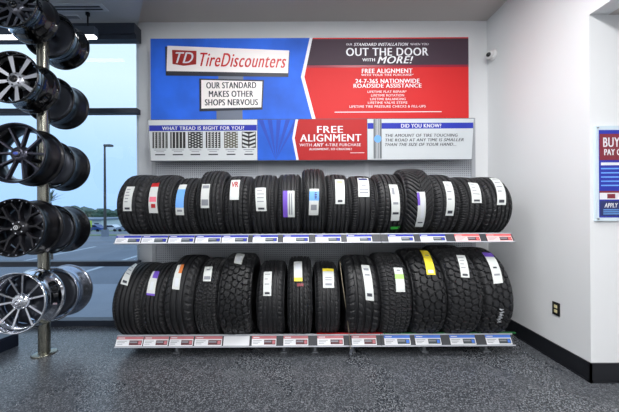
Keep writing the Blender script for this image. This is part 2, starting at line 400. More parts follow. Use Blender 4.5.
def make_tire(cx, w, yc, zc, r, kind, rg, rub, label, cat, group, stickers):
    NT = 420 if kind in ('cell','block') else 288
    root = thing('tire', (cx, yc, zc-r), label, cat, group)
    hw = w/2; tw = hw*.93; K = 41
    prof = []; istread = []
    rb = r*.62                                    # bead radius
    side = [(hw*.62, rb), (hw*.80, rb+.012), (hw*.93, rb+.04), (hw*1.0, rb+(r-rb)*.42), (hw*1.01, rb+(r-rb)*.55), (hw*.995, rb+(r-rb)*.70), (hw*.975, r-.042)]
    for x, q in side: prof.append((-x, q)); istread.append(False)
    for i in range(K):
        u = -1+2*i/(K-1); prof.append((u*tw, tire_profile_R(u*tw, tw, r))); istread.append(True)
    for x, q in reversed(side): prof.append((x, q)); istread.append(False)
    inner = [(hw*.60, rb+.004), (hw*.86, rb+.05), (hw*.90, rb+(r-rb)*.6), (hw*.7, r-.04), (0, r-.028), (-hw*.7, r-.04), (-hw*.90, rb+(r-rb)*.6), (-hw*.86, rb+.05), (-hw*.60, rb+.004)]
    for p in inner: prof.append(p); istread.append(False)
    m = len(prof); vs = []; dep = rg.get('d', .010)
    for k in range(NT):
        th = 2*PI*k/NT; c, s = math.cos(th), math.sin(th)
        for j, (x, q) in enumerate(prof):
            if istread[j]:
                u = x/tw
                q = q - dep*tread(kind, u, th, rg)
            elif kind in ('block','cell') and j in (6, 7+K) : q = q - .006*(1 if (th/(2*PI)*rg['n']) % 1 < .3 else 0)
            vs.append((cx+x, yc-q*c, zc+q*s))
    fs = []; fl = []
    for k in range(NT):
        k2 = (k+1) % NT
        for j in range(m):
            j2 = (j+1) % m
            fs.append((k*m+j, k*m+j2, k2*m+j2, k2*m+j)); fl.append(not (istread[j] and istread[j2]))
    mb = MB(); mb.v = vs; mb.f = fs; mb.m = [0]*len(fs); mb.sm = fl
    mb.build('casing', rub, root)
    for st in stickers:
        quad, base, blocks, txt, nm, slabel = st
        C = []
        for px, py in quad:     # TL TR BR BL in the photograph -> point on the tread
            dx, dz = ray(px, py); oz = H
            a = 1+dz*dz; b = -2*(yc + dz*(zc-oz)); cc = yc*yc+(zc-oz)**2-(r-.004)**2
            D = b*b-4*a*cc; t = (-b-math.sqrt(max(0, D)))/(2*a)
            xx = dx*t-cx; ph = math.atan2(oz+dz*t-zc, yc-t)
            C.append((max(-tw*.97, min(tw*.97, xx)), ph))
        def pt(u, v, off):      # v: 0 top .. 1 bottom
            tx = C[0][0]*(1-u)*(1-v)+C[1][0]*u*(1-v)+C[2][0]*u*v+C[3][0]*(1-u)*v
            ph = C[0][1]*(1-u)*(1-v)+C[1][1]*u*(1-v)+C[2][1]*u*v+C[3][1]*(1-u)*v
            q = tire_profile_R(tx, tw, r)+off
            return (cx+tx, yc-q*math.cos(ph), zc+q*math.sin(ph))
        sm = MB(); mats = [base]
        def patch(u0, u1, v0, v1, off, mt):
            if mt not in mats: mats.append(mt)
            nu, nv = 4, max(2, int(14*(v1-v0)))
            V = [pt(u0+(u1-u0)*i/nu, v0+(v1-v0)*j/nv, off) for j in range(nv+1) for i in range(nu+1)]
            sm.add(V, [(j*(nu+1)+i, (j+1)*(nu+1)+i, (j+1)*(nu+1)+i+1, j*(nu+1)+i+1) for j in range(nv) for i in range(nu)], mats.index(mt), True)
        patch(0, 1, 0, 1, .0022, base)
        for (u0,u1,v0,v1,mt) in blocks: patch(u0,u1,v0,v1,.0030,mt)
        for (tx, u0, u1, v0, v1, mt) in txt:
            if mt not in mats: mats.append(mt)
            V, Fc = text2d(tx, .03)
            sm.add([pt(u0+(u1-u0)*a, v1-(v1-v0)*b, .0062) for a, b in V], Fc, mats.index(mt))
        o = sm.build(nm, mats, root)
        if slabel: o['label'] = slabel
    return root
def seat(r, si): return ZBAR[si]+math.sqrt((r+.012)**2-BA**2)     # tire centre height when it rests on both bars
def solve_r(px, ptop, si):
    dx, dz = ray(px, ptop); tgt = math.atan(dz)
    lo_, hi_ = .2, .5
    for _ in range(40):
        r = (lo_+hi_)/2; zc = seat(r, si)-H
        a = math.atan2(zc, YM)+math.asin(r/math.hypot(zc, YM))
        if a < tgt: lo_ = r
        else: hi_ = r
    return r
def lines(rng, n=5, v0=.12, v1=.75):       # small print on a sticker
    out = []
    for k in range(n):
        v = v0+(v1-v0)*k/n; out.append((.15, .5+.35*rng.random(), v, v+.035, GREYP))
    out.append((.2, .8, .86, .94, DARK)); return out
def q4(x0, x1, y0, y1, dx=0): return [(x0,y0),(x1,y0),(x1+dx,y1),(x0+dx,y1)]
rng = random.Random(4)
def rib(n=72, g=((-.55,.05),(-.19,.05),(.19,.05),(.55,.05)), sh=.58, mid=True, sg=1, d=.014): return dict(g=g, n=n, sh=sh, mid=mid, sg=sg, d=d)
FOUR = ((-.55,.055),(-.19,.055),(.19,.055),(.55,.055)); THREE = ((-.45,.06),(0,.06),(.45,.06)); FIVE = ((-.66,.04),(-.33,.045),(0,.045),(.33,.045),(.66,.04))
GU = 'tires standing on the upper shelf'; GL = 'tires standing on the lower shelf'
L = lambda *a, **k: lines(rng, *a, **k)
top = [
 (116,144,175,'rib',rib(n=36),'narrow all-season tire with plain white sticker, leftmost on the upper shelf',[( [(127.5,187),(135.5,187),(132,211),(123.5,211)], STICK, L(), [], 'sticker', None)]),
 (144,170,175,'rib',rib(n=48,g=FIVE),'tire with a red and white sticker, second from left on the upper shelf',[([(152.5,183.5),(160,183.5),(158.5,213),(149.5,213)], STICK, [(0,1,0,.16,RED2),(.1,.9,.5,.66,mat('print_pink',srgb(226,110,130),.4)),(.3,.8,.72,.84,RED2)], [], 'sticker','red and white sticker')]),
 (170,196,178,'rib',rib(n=72,g=THREE),'short tire with a sky blue sticker on the upper shelf',[([(180,185),(187.5,185),(184.5,215),(176,215)], STICK, [(0,1,.2,.78,LBLUE),(.2,.8,.84,.9,GREYP)], [], 'sticker','sky blue sticker')]),
 (196,222,171,'rib',rib(n=36,g=FIVE,sg=-1),'taller tire with a white sticker with dark bars, fourth from left on the upper shelf',[([(202.5,184.5),(210.5,184.5),(209.5,208),(201,208)], STICK, [(.1,.9,.06,.2,GREYP),(.1,.9,.66,.9,GREYP)], [], 'sticker', None)]),
 (222,249.5,176,'rib',rib(n=48),'tire whose white sticker has large red letters, fifth from left on the upper shelf',[(q4(231.5,240.5,180.5,200,-1.5), STICK, [(.1,.85,.55,.9,LGREY)], [('VR',.1,.9,.16,.46,RED2)], 'sticker','white sticker with red letters')]),
 (250,276,175,'rib',rib(n=72,g=FOUR),'tire with a pale sticker low on its tread, between the red lettered and purple stickers',[(q4(255.5,266,188,211,.8), STICK, L(4), [], 'sticker', None)]),
 (276,301.5,174,'rib',rib(n=72,g=FOUR,mid=False),'tire with a purple and white sticker on the upper shelf',[(q4(283,294.5,191,217,.3), STICK, [(0,.4,0,1,PURP),(.5,.62,.1,.9,GREYP),(.7,.8,.1,.9,GREYP)], [], 'sticker','purple and white sticker')]),
 (301.5,326,168.7,'rib',rib(n=72,g=FIVE,mid=False),'tall tire in the middle with a white sticker with a blue block, upper shelf',[(q4(309.5,319,189,215,-.8), STICK, [(0,1,.1,.45,LBLUE),(.55,.8,.14,.4,NAVY),(.2,.8,.6,.8,GREYP)], [], 'sticker','white sticker with blue block')]),
 (326,351,174.5,'rib',rib(n=72,g=FOUR),'tire with a tall white sticker tinted yellow at the top, upper shelf',[(q4(334.8,344,180,204,.6), STICK, [(.2,.8,.1,.2,mat('print_pale_yellow',srgb(214,220,130),.4)),(.25,.75,.86,.94,DARK)], [], 'sticker', None)]),
 (351,377.5,176,'rib',rib(n=72,g=THREE,mid=False),'tire with a broad white sticker near its top, right of the yellow tinted sticker',[(q4(357,368,178.5,197,1.3), STICK, [(.1,.9,.06,.2,NAVY),(.3,.7,.5,.56,GREYP),(.1,.9,.66,.72,GREYP),(.1,.9,.8,.86,GREYP)], [], 'sticker', None)]),
 (377.5,405,174,'rib',rib(n=48,g=FOUR),'tire with a long white sticker and a small green mark below, upper shelf',[(q4(388.5,397,185,220.5,2), STICK, [(.2,.5,.1,.3,GREYP),(.2,.8,.5,.56,GREYP),(.15,.85,.76,.82,DARK)], [], 'sticker','long white sticker'),
      (q4(390.5,400,226.5,229,0), GREEN, [], [], 'sticker','small green sticker')]),
 (405,434,168.5,'vee',dict(n=42,d=.010),'tall tire with V-shaped directional tread on the upper shelf',[(q4(416.5,424.5,192,226.5,-2), STICK, [(0,.3,.02,.35,PURP),(.4,.8,.2,.7,LGREY),(.2,.8,.82,.86,DARK)], [], 'sticker', None)]),
 (434,461,174.5,'rib',rib(n=48,g=THREE),'tire with a long white sticker, third from right on the upper shelf',[(q4(442.5,450.5,182,215.5,2.5), STICK, L(3)+[(.2,.8,.86,.9,DARK)], [], 'sticker', None)]),
 (461,487,177,'rib',rib(n=72,g=THREE,sg=1.6),'tire with a white sticker near the top, second from right on the upper shelf',[([(467.5,183),(477.5,183.5),(481.5,203),(471.5,203)], STICK, L(4), [], 'sticker', None)]),
 (487,514.5,177,'rib',rib(n=36,g=FIVE,sg=-1),'rightmost tire on the upper shelf, with a slanting white sticker',[([(488.6,178.6),(497.5,178.6),(505.3,205),(496.5,205)], STICK, L(4), [], 'sticker', None)]),
]
low = [
 (108,138,262,'rib',rib(n=72,g=FIVE,mid=False),'leftmost tire on the lower shelf, with a slanting white sticker',[([(130.6,263),(137.5,265),(128,286),(120.5,284)], STICK, L(4), [], 'sticker', None)]),
 (138,163,262,'rib',rib(n=48,g=FOUR),'tire with a purple edged white sticker on the lower shelf',[([(153,271),(160,272),(155,296),(146.5,295)], STICK, [(.3,1,0,.34,PURP),(0,1,.93,1,PURP),(.3,.7,.5,.8,LGREY)], [], 'sticker','white sticker with purple ends')]),
 (163,192,254.5,'rib',rib(n=36,g=THREE,mid=False),'taller tire with an orange cornered white sticker, third from left on the lower shelf',[([(178,265),(184.5,265),(179.5,290),(172,289)], STICK, [(.5,1,0,.4,mat('print_orange',srgb(210,120,60),.4)),(.3,.8,.6,.9,LGREY)], [], 'sticker', None)]),
 (192,217,257.5,'block',dict(n=72,d=.009,w=.05,z=.3),'tire with a short pale sticker, left of the chunky tire on the lower shelf',[([(205,267),(213,267),(211,281.5),(203,281.5)], STICK, [(.1,.9,.7,.9,GREYP),(.3,.7,.2,.3,GREYP)], [], 'sticker', None)]),
 (217,250,252.5,'cell',dict(n=42,d=.014,w=.17,s=1.3),'wide chunky all-terrain tire left of the first joint on the lower shelf',[([(237,253.5),(245,255),(241.5,265),(234,263.5)], STICK, [(.2,.8,.3,.9,LGREY)], [], 'sticker', None)]),
 (255,283.5,260,'rib',rib(n=48,g=FOUR,d=.008),'tire with a long white sticker, just right of the first joint on the lower shelf',[(q4(264,272,272,296,-.7), STICK, L(3), [], 'sticker', None)]),
 (286.5,312,256,'rib',rib(n=48,g=FIVE),'narrow tire with a white and yellow sticker and a red mark below it, lower shelf',[(q4(293.8,302,262,281.5,.4), STICK, [(0,1,.85,1,YEL),(.2,.8,.15,.5,LGREY)], [], 'sticker', None),
      (q4(297,303.5,283.5,286.5,0), mat('print_dark_red',srgb(120,26,40),.4), [], [], 'sticker','small dark red mark')]),
 (315,340.5,261,'rib',rib(n=48,g=FOUR,d=.008),'narrow tire with a yellow topped sticker, left of the hanging cable',[(q4(322.5,333.5,269,288,.6), STICK, [(0,1,0,.18,YEL),(.2,.8,.5,.55,GREYP),(.2,.8,.62,.67,GREYP),(.2,.8,.8,.9,GREYP)], [], 'sticker','white sticker with yellow top')]),
 (346,381,254.7,'rib',rib(n=36,g=THREE),'tire with a very long white sticker, right of the hanging cable',[([(360.8,265.4),(369,265.4),(374,301),(365.6,300)], STICK, [(.2,.8,.12,.2,GREYP),(.2,.8,.3,.36,GREYP),(.2,.8,.45,.6,LGREY),(.2,.8,.82,.9,DARK)], [], 'sticker', None)]),
 (381,412,252,'block',dict(n=60,d=.011,w=.05,z=.4),'tire with a green and white sticker, left of the yellow stickered tire',[([(393.4,268),(402,268),(405,292),(396,292)], STICK, [(0,1,.3,.5,mat('print_pale_green',srgb(170,220,120),.4)),(.1,.9,.6,.9,LGREY),(.3,.7,.1,.16,GREYP)], [], 'sticker', None)]),
 (412,446,248,'cell',dict(n=36,d=.016,w=.19,s=4.1),'chunky all-terrain tire with a bright yellow sticker on the lower shelf',[([(419.6,250.8),(427.4,250.8),(435.4,275),(426.6,275)], YEL, [(.3,.8,.3,.34,GREYP),(.2,.8,.86,.95,WHITE)], [], 'sticker','bright yellow sticker')]),
 (446,480,244.5,'cell',dict(n=46,d=.015,w=.17,s=7.7),'tallest chunky tire with a white sticker, second from right on the lower shelf',[([(456,255.5),(464.7,255.5),(469.3,278),(460.7,277.4)], STICK, L(4), [], 'sticker', None)]),
 (480,511.5,246.6,'cell',dict(n=36,d=.016,w=.19,s=2.2),'rightmost chunky tire on the lower shelf with chalky white scribbles on its tread',[([(481.6,253),(491.4,253),(502.7,283),(493.3,284)], STICK, [(0,1,0,.2,PURP),(.3,.7,.55,.6,DARK),(.2,.8,.75,.8,GREYP)], [], 'sticker','white sticker with purple top'),]),
]
tires = []
for row, si, grp in ((top, 0, GU), (low, 1, GL)):
    prev = -99; YF = (2.535, 2.46)[si]
    for i, (x0, x1, yt, kind, rg, lab, st) in enumerate(row):
        r = solve_r((x0+x1)/2, yt, si)
        a, b = X(x0, YF), X(x1, YF)
        a = max(a, prev+.001); prev = b
        wdt = (b-a)-.004
        tires.append((make_tire((a+b)/2, wdt, YM, seat(r, si), r, kind, rg, RUBBER[rng.randrange(3)], lab, 'tire', grp, st), r))
        print('tyre', i, round(r,3), round(wdt,3))
# chalk scribbles on the rightmost lower tire (a part of that tire)
tr, rr = tires[-1]
sc_ = MB(); g = random.Random(9)
cx, cyy, czz = tr.location.x, tr.location.y+0, tr.location.z+rr
P = []; ph = -.42; xx = 0
for k in range(40):
    ph += .012+g.uniform(-.03,.03); xx = .03*math.sin(k*1.9)*g.uniform(.3,1)
    q = tire_profile_R(xx, .14, rr)+.0015
    P.append((cx+xx, cyy-q*math.cos(ph), czz+q*math.sin(ph)))
sc_.tube(P, .0018, 5)
sc_.build('chalk_mark', mat('chalk', srgb(200,204,210), .8), tr)['label'] = 'white chalk scribble'

# hanging security cable by the lower shelf
P = [(X(341,2.52),2.62,Z(262,2.62)), (X(342,2.5),2.505,Z(282,2.505)), (X(345.5,2.5),2.50,Z(308,2.5)), (X(348,2.5),2.50,Z(330,2.5)), (X(349.5,2.49),2.495,Z(345,2.495)), (X(350,2.49),2.49,Z(352,2.49))]
t = thing('security_cable', P[-1], 'thin steel cable with a hook hanging over the lower shelf rail', 'cable')
MB().tube(P, .0035, 8).build('cable', mat('cable_steel', srgb(150,140,120), .4, metal=.6), t)
e = P[-1]
MB().tube([(e[0],e[1],e[2]+.03),(e[0],e[1],e[2]),(e[0]+.012,e[1],e[2]-.012),(e[0]+.0,e[1],e[2]-.028),(e[0]-.012,e[1],e[2]-.014)], .005, 8).build('hook', SILVER, t)

# ------------------------------------------------------------------ signs
def sign_tools(plane, nrm=Vector((0,-1,0))):
    def P(px, py, off): return Vector(plane(px, py))+nrm*off
    def poly(m, pts, off, mi=0, th=.0006):
        f = [P(x,y,off+th) for x,y in pts]; b = [P(x,y,off) for x,y in pts]; n = len(pts)
        m.add(f+b, [tuple(range(n)), tuple(range(2*n-1,n-1,-1))]+[(i,i+n,(i+1)%n+n,(i+1)%n) for i in range(n)], mi)
    def rect(m, x0, x1, y0, y1, off, mi=0): poly(m, [(x0,y0),(x0,y1),(x1,y1),(x1,y0)], off, mi)
    def txt(par, root, s, x0, x1, y0, y1, off, mt, bold=.02, shear=0, slope=0):
        m = MB(); b2 = min(.075*(y1-y0), .5) if bold > .025 else .02*(y1-y0)
        V, Fc = text2d(s, 0, shear, 1.1)
        for k in (0, 1):
            m.add([P(x0+(x1-x0-b2)*a+b2*k, y1-(y1-y0)*b+slope*a, off+.0002*k) for a, b in V], Fc)
        m.build('lettering', mt, par, root.location)
    return poly, rect, txt
# --- top banner
DB = 3.15
pA = lambda px, py: (X(px,DB), DB, Z(py,DB))
poly, rect, txt = sign_tools(pA)
t = thing('wall_banner', (X(310,DB), DB, Z(118,DB)), 'wide blue and red banner above the tread guide sign, with the shop sign picture', 'sign')
MB().box(X(151,DB), X(469.5,DB), DB, DB+.02, Z(122,DB), Z(37.6,DB)).box(X(200,DB), X(205,DB), DB+.02, DW, Z(90,DB), Z(80,DB)).box(X(415,DB), X(420,DB), DB+.02, DW, Z(90,DB), Z(80,DB)).build('panel', LGREY, t)
m = MB(); poly(m, [(151.3,38),(151.3,121),(315,121),(303,77),(312,38)], 0); m.build('blue_field', SKYB, t)
m = MB(); poly(m, [(313,38),(304.6,77),(316.5,121),(469.2,121),(469.2,38)], 0)
poly(m, [(312.5,39.2),(306.8,65.5),(469.2,65.5),(469.2,39.2)], .0007, 1); rect(m, 306, 469.2, 65.5, 67.8, .0007, 2)
rect(m, 335, 442, 112, 112.7, .0007, 3); redf = m.build('red_field', [RED, CHARC, MAROON, WHITE], t)
m = MB(); poly(m, [(310.5,38),(301.6,77),(313,121),(316.5,121),(305,77),(313.4,38)], .0015); m.build('chevron', WHITE, t)
m = MB()
rect(m, 219, 244, 68, 80, .001, 2); rect(m, 217, 243, 108, 121, .001, 2)
poly(m, [(166,46),(166.5,75),(289,77),(290.6,52)], .002, 1)
poly(m, [(168.3,45.2),(167.3,70.5),(288.6,73.2),(290,50.6)], .003, 0)
poly(m, [(200,78.2),(200,111),(263,109.5),(264.6,80)], .003, 1)
poly(m, [(202,79.6),(202,108.2),(261.8,107.2),(263,81.4)], .004, 0)
poly(m, [(173,49.4),(173.4,63.5),(184.5,65.4),(197,64),(197.4,50.6)], .004, 3)
pic = m.build('shop_sign_picture', [BOARD, DARK, mat('print_post_grey', srgb(108,116,132), .5), SHIELD], t)
m = MB()
txt(pic, t, 'TD', 176.5, 194.5, 51.8, 62.6, .006, WHITE, .04, .35, .4)
txt(pic, t, 'TireDiscounters', 201, 287, 52.4, 66, .006, LOGO, .03, .4, 2.2)
for s, a, b, y in (('OUR STANDARD', 207, 257, 82), ('MAKES OTHER', 209.5, 254, 90.6), ('SHOPS NERVOUS', 205.5, 258.5, 99)):
    txt(pic, t, s, a, b, y, y+6.2, .006, DARK, .03)


txt(redf, t, 'OUR', 347, 353, 43.8, 45.8, .003, WHITE, .02); txt(redf, t, 'STANDARD INSTALLATION', 354.5, 409, 43.4, 46.4, .003, WHITE, .03, .3); txt(redf, t, 'WHEN YOU', 411, 429, 43.8, 46, .003, WHITE, .02)
txt(redf, t, 'OUT THE DOOR', 346.8, 429, 48.4, 56.3, .003, WHITE, .045)
txt(redf, t, 'WITH', 363, 375.6, 58.8, 61.8, .003, WHITE, .04); txt(redf, t, 'MORE!', 378, 413.8, 56.8, 64, .003, WHITE, .045, .3)
txt(redf, t, 'FREE ALIGNMENT', 362.4, 413, 69.2, 73.6, .003, WHITE, .04); txt(redf, t, 'WITH YOUR TIRE PURCHASE*', 361.8, 414, 74.3, 76.5, .003, WHITE, .02)
txt(redf, t, '24-7-365 NATIONWIDE', 356, 420, 79.4, 83.6, .003, WHITE, .045); txt(redf, t, 'ROADSIDE ASSISTANCE', 354, 422, 84.2, 88.2, .003, WHITE, .045)
for s, a, b, y in (('LIFETIME FLAT REPAIR*',368,407,91),('LIFETIME ROTATION',371.6,404.5,94.7),('LIFETIME BALANCING',370.6,406,98.4),('LIFETIME VALVE STEMS',368.4,407.6,102),('LIFETIME TIRE PRESSURE CHECKS & FILL-UPS',350,426,105.8)):
    txt(redf, t, s, a, b, y, y+2.3, .003, WHITE, .025)


# --- tilted header sign on the rack
dt_, db_ = 3.075, 3.128
def pB(px, py):
    s = (py-119.4)/(160-119.4); d = dt_+(db_-dt_)*s
    return (X(px,d), d, Z(py,d))
nB = (Vector(pB(300,160))-Vector(pB(300,119.4))).cross(Vector((1,0,0))).normalized()
if nB.y > 0: nB = -nB
poly, rect, txt = sign_tools(pB, nB)
t = thing('header_sign', (X(311,db_), db_, Z(160,db_)), 'long white, blue and red tilted header sign on top of the tire rack', 'sign')
m = MB(); poly(m, [(148,118.8),(150.8,160.8),(472.2,160.8),(474.8,118.8)], -.012, 0, .011)
m.build('backing', mat('sign_backing', srgb(70,74,84), .5), t)
m = MB(); poly(m, [(148.4,119.4),(151.2,160),(257.5,160),(257.5,119.4)], 0, 0); rect(m, 149.6, 257.2, 124.6, 130.4, .0007, 1); guide = m.build('tread_guide_panel', [mat('print_panel_white', srgb(212,217,220), .6), BLUE], t)
txt(guide, t, 'WHAT TREAD IS RIGHT FOR YOU?', 162.5, 244.5, 125.9, 129.4, .002, WHITE, .045)
gg = random.Random(3)
for i, (a, b) in enumerate(((152.9,168),(170.6,185.8),(188.4,203),(206.2,220.8),(224.4,238.2),(242.2,256.2))):
    m = MB(); rect(m, a, b, 131.4, 147.6, .001, 0 if i != 4 else 2)
    wd = b-a
    if i == 5:
        for k in range(4):
            y = 133+k*4
            poly(m, [(a+.6,y-1.2),(a+.6,y+.8),(a+wd/2-.6,y+2.8),(a+wd/2-.6,y+.8)], .0018, 1); poly(m, [(a+wd/2+.6,y+.8),(a+wd/2+.6,y+2.8),(b-.6,y+.8),(b-.6,y-1.2)], .0018, 1)
    elif i in (0, 1, 3):
        for k in range(4):
            x = a+wd*(k+.6)/4.4
            rect(m, x-.55, x+.35, 131.6, 147.4, .0018, 1)
            if i != 1:
                for j in range(8): rect(m, x+.4, x+1.6, 132+j*2, 132.7+j*2, .0018, 1)
    else:
        for k in range(5):
            for j in range(6):
                x = a+wd*(k+.35)/5; y = 132+j*2.6+(k%2)*1.2
                rect(m, x-.1, x+1.5, y, y+1.1, .0018, 1)
    m.build('tread_picture', [mat('print_black', srgb(30,32,34), .5), mat('print_pale', srgb(208,212,212), .5), mat('print_khaki', srgb(96,94,82), .5)], guide, t.location)
    m = MB()
    rect(m, a+1.5, b-1.5, 149, 149.7, .001); rect(m, a+3.5, b-3.5, 150.8, 151.4, .001); rect(m, a+2.5, b-2.5, 153.4, 154.6, .001, 1)
    m.build('caption_lines', [GREYP, DARK], guide, t.location)
m = MB(); poly(m, [(257.8,119.4),(257.8,160),(298.5,160),(294.3,138),(298,119.4)], 0, 0)
for k in range(5): poly(m, [(276,160),(259+k*9,119.6),(263.5+k*9,119.6)], .0007, 1)
m.build('blue_panel', [SKYB, mat('print_mid_blue', srgb(40,74,178), .4)], t)
m = MB(); poly(m, [(298,119.4),(294.4,138),(298.4,160),(367.4,160),(367.4,119.4)], 0, 0); rect(m, 350.5, 364.5, 152.8, 153.3, .001, 1); redp = m.build('red_panel', [RED2, WHITE], t)
m = MB(); poly(m, [(296,119.4),(292.5,138),(296.5,160),(299,160),(295,138),(298.6,119.4)], .0012); m.build('chevron', WHITE, t)
m = MB()
txt(redp, t, 'FREE', 317.4, 343.4, 126.2, 133, .002, WHITE, .05); txt(redp, t, 'ALIGNMENT', 300.4, 361.6, 134.4, 141.6, .002, WHITE, .05)
txt(redp, t, 'WITH', 299.8, 312, 143.6, 146.4, .002, WHITE, .02); txt(redp, t, 'ANY', 313.4, 324, 143.2, 146.6, .002, WHITE, .05, .3); txt(redp, t, '4-TIRE PURCHASE', 325.6, 361, 143.6, 146.4, .002, WHITE, .02)
txt(redp, t, 'ALIGNMENT, SO CRUCIAL!', 309.4, 352, 148.2, 150.6, .002, WHITE, .04)
m = MB(); poly(m, [(367.8,119.4),(367.8,160),(471.9,160),(474.4,119.4)], 0, 0); rect(m, 368, 473.6, 123.4, 129.2, .0007, 1); fact = m.build('road_fact_panel', [mat('print_panel_grey', srgb(200,206,210), .6), BLUE], t)
m = MB(); rect(m, 373.8, 382, 119.6, 159, .0012, 0)
for x in (376.2, 377.7, 379.2): rect(m, x, x+.5, 119.6, 159, .0018, 1)
cpts = [(378+3.6*math.cos(-2*PI*k/20), 139.2+3.8*math.sin(-2*PI*k/20)) for k in range(20)]; poly(m, cpts, .0026, 2)
m.build('road_picture', [mat('print_road', srgb(112,118,122), .5), LGREY, LBLUE], fact, t.location)
txt(fact, t, 'DID YOU KNOW?', 401.4, 441.6, 124.4, 128.2, .002, WHITE, .045)
txt(fact, t, 'THE AMOUNT OF TIRE TOUCHING', 385.4, 458, 134.4, 137.4, .002, DARK, .03, .15); txt(fact, t, 'THE ROAD AT ANY TIME IS', 385.4, 442.5, 139, 142, .002, DARK, .03, .15); txt(fact, t, 'SMALLER', 443.8, 464, 139, 142, .002, DARK, .04, .3)
txt(fact, t, 'THAN THE SIZE OF YOUR HAND...', 385.2, 456.4, 143.5, 146.5, .002, DARK, .035, .3)


# --- poster in an acrylic holder on the bay wall
DP = YC-.02
pC = lambda px, py: (X(px,DP), DP, Z(py,DP))
poly, rect, txt = sign_tools(pC)
t = thing('poster_holder', (X(620,DP), YC, Z(222,DP)), 'clear acrylic holder with a blue and red financing poster beside the wall corner', 'poster')
MB().box(X(596.3,DP), X(651,DP), DP, YC, Z(222.5,DP), Z(127.3,DP)).build('acrylic_holder', ACRY, t)
m = MB(); rect(m, 599, 648.5, 131.5, 219, .0005, 0); rect(m, 599.6, 648, 135.4, 161.6, .0012, 1); rect(m, 601, 646, 164, 166.8, .0012, 2)
for k in range(5): rect(m, 601, (640, 636, 642, 630, 638)[k], 169.5+k*4.2, 170.8+k*4.2, .0012, 3)
rect(m, 599.4, 648.2, 192.4, 194.4, .0012, 1); rect(m, 599.4, 648.2, 194.4, 201, .0012, 2); rect(m, 607, 615, 195.4, 200, .0018, 1)
rect(m, 600, 648, 202.4, 217.5, .0012, 4)
for k in range(3): rect(m, 603, 642-5*k, 211+k*2, 211.8+k*2, .0018, 3)
post_ = m.build('poster', [BLUE, mat('print_plum', srgb(128,28,48), .4), WHITE, LBLUE, NAVY], t)
txt(post_, t, 'BUY NOW', 603, 646, 139, 148.6, .003, WHITE, .05); txt(post_, t, 'PAY OVER TIME', 604, 647, 150.6, 156.8, .003, WHITE, .05); txt(post_, t, 'APPLY', 604, 617.6, 204.6, 209, .003, WHITE, .04, .2)

for x, y in ((598,129.3), (598,220.4), (649.5,129.3), (649.5,220.4)):
    p = pC(x, y); MB().revolve([(0.0001,-.004),(.006,-.004),(.006,.004),(.0001,.004)], 12, c=(p[0], DP-.003, p[2])).build('standoff_bolt', GREYP, t)

# ------------------------------------------------------------------ security camera and outlet
yc_ = XR*F/(494.5-VX); zc_ = Z(56, yc_)
t = thing('security_camera', (XR, yc_, zc_), 'small white dome security camera high on the right wall', 'security camera')
MB().revolve([(.0001,0),(.058,0),(.062,-.008),(.060,-.024),(.0001,-.026)], 32, 'X', (XR,yc_,zc_)).build('base', mat('camera_white', srgb(228,228,228), .35), t)
V = []; 
def sphere(c, r, n=20, k=14, sx=1):
    pr = [(max(.0001, r*math.sin(PI*i/k)), -r*math.cos(PI*i/k)) for i in range(k+1)]
    return MB().revolve(pr, n, 'Z', c, closed=False)
sphere((XR-.045, yc_, zc_), .046).build('dome', mat('camera_white', srgb(228,228,228), .35), t)
sphere((XR-.072, yc_-.018, zc_-.004), .026).build('lens', GLOSS, t)
yo = XR*F/(556-VX); zo = Z(310, yo)
t = thing('wall_outlet', (XR, yo, zo), 'dark power outlet with two ivory sockets low on the right wall', 'outlet')
MB().bevbox(XR-.007, XR, yo-.036, yo+.036, zo-.058, zo+.058, .002).build('cover_plate', mat('outlet_dark', srgb(26,26,28), .4), t)
for dz in (-.021, .021):
    MB().bevbox(XR-.011, XR-.006, yo-.015, yo+.015, zo+dz-.014, zo+dz+.014, .003).build('socket', IVORY, t)

# ------------------------------------------------------------------ wheels on the display post
PX, PY = -2.47, 2.62
st = thing('wheel_display_stand', (PX, PY, 0), 'brushed steel floor post with arms carrying the ten wheels', 'display stand')
MB().tube([(PX,PY,0),(PX,PY,ZL)], .046, 24).build('post', POLE, st)
MB().revolve([(.0001,0),(.096,0),(.096,.008),(.090,.012),(.05,.014),(.0001,.014)], 32, 'Z', (PX,PY,0)).build('base_plate', POLE, st)
zm = [1.69, 1.055, .417, -.22, -.862]
TILT, YAW = math.radians(4), math.radians(3)
dirv = Vector((math.sin(YAW), -math.cos(YAW), math.tan(TILT))).normalized()
for z in zm:
    c = Vector((PX, PY, H+z))
    MB().tube([c-dirv*.24, c+dirv*.24], .022, 14).build('arm', BLK, st)

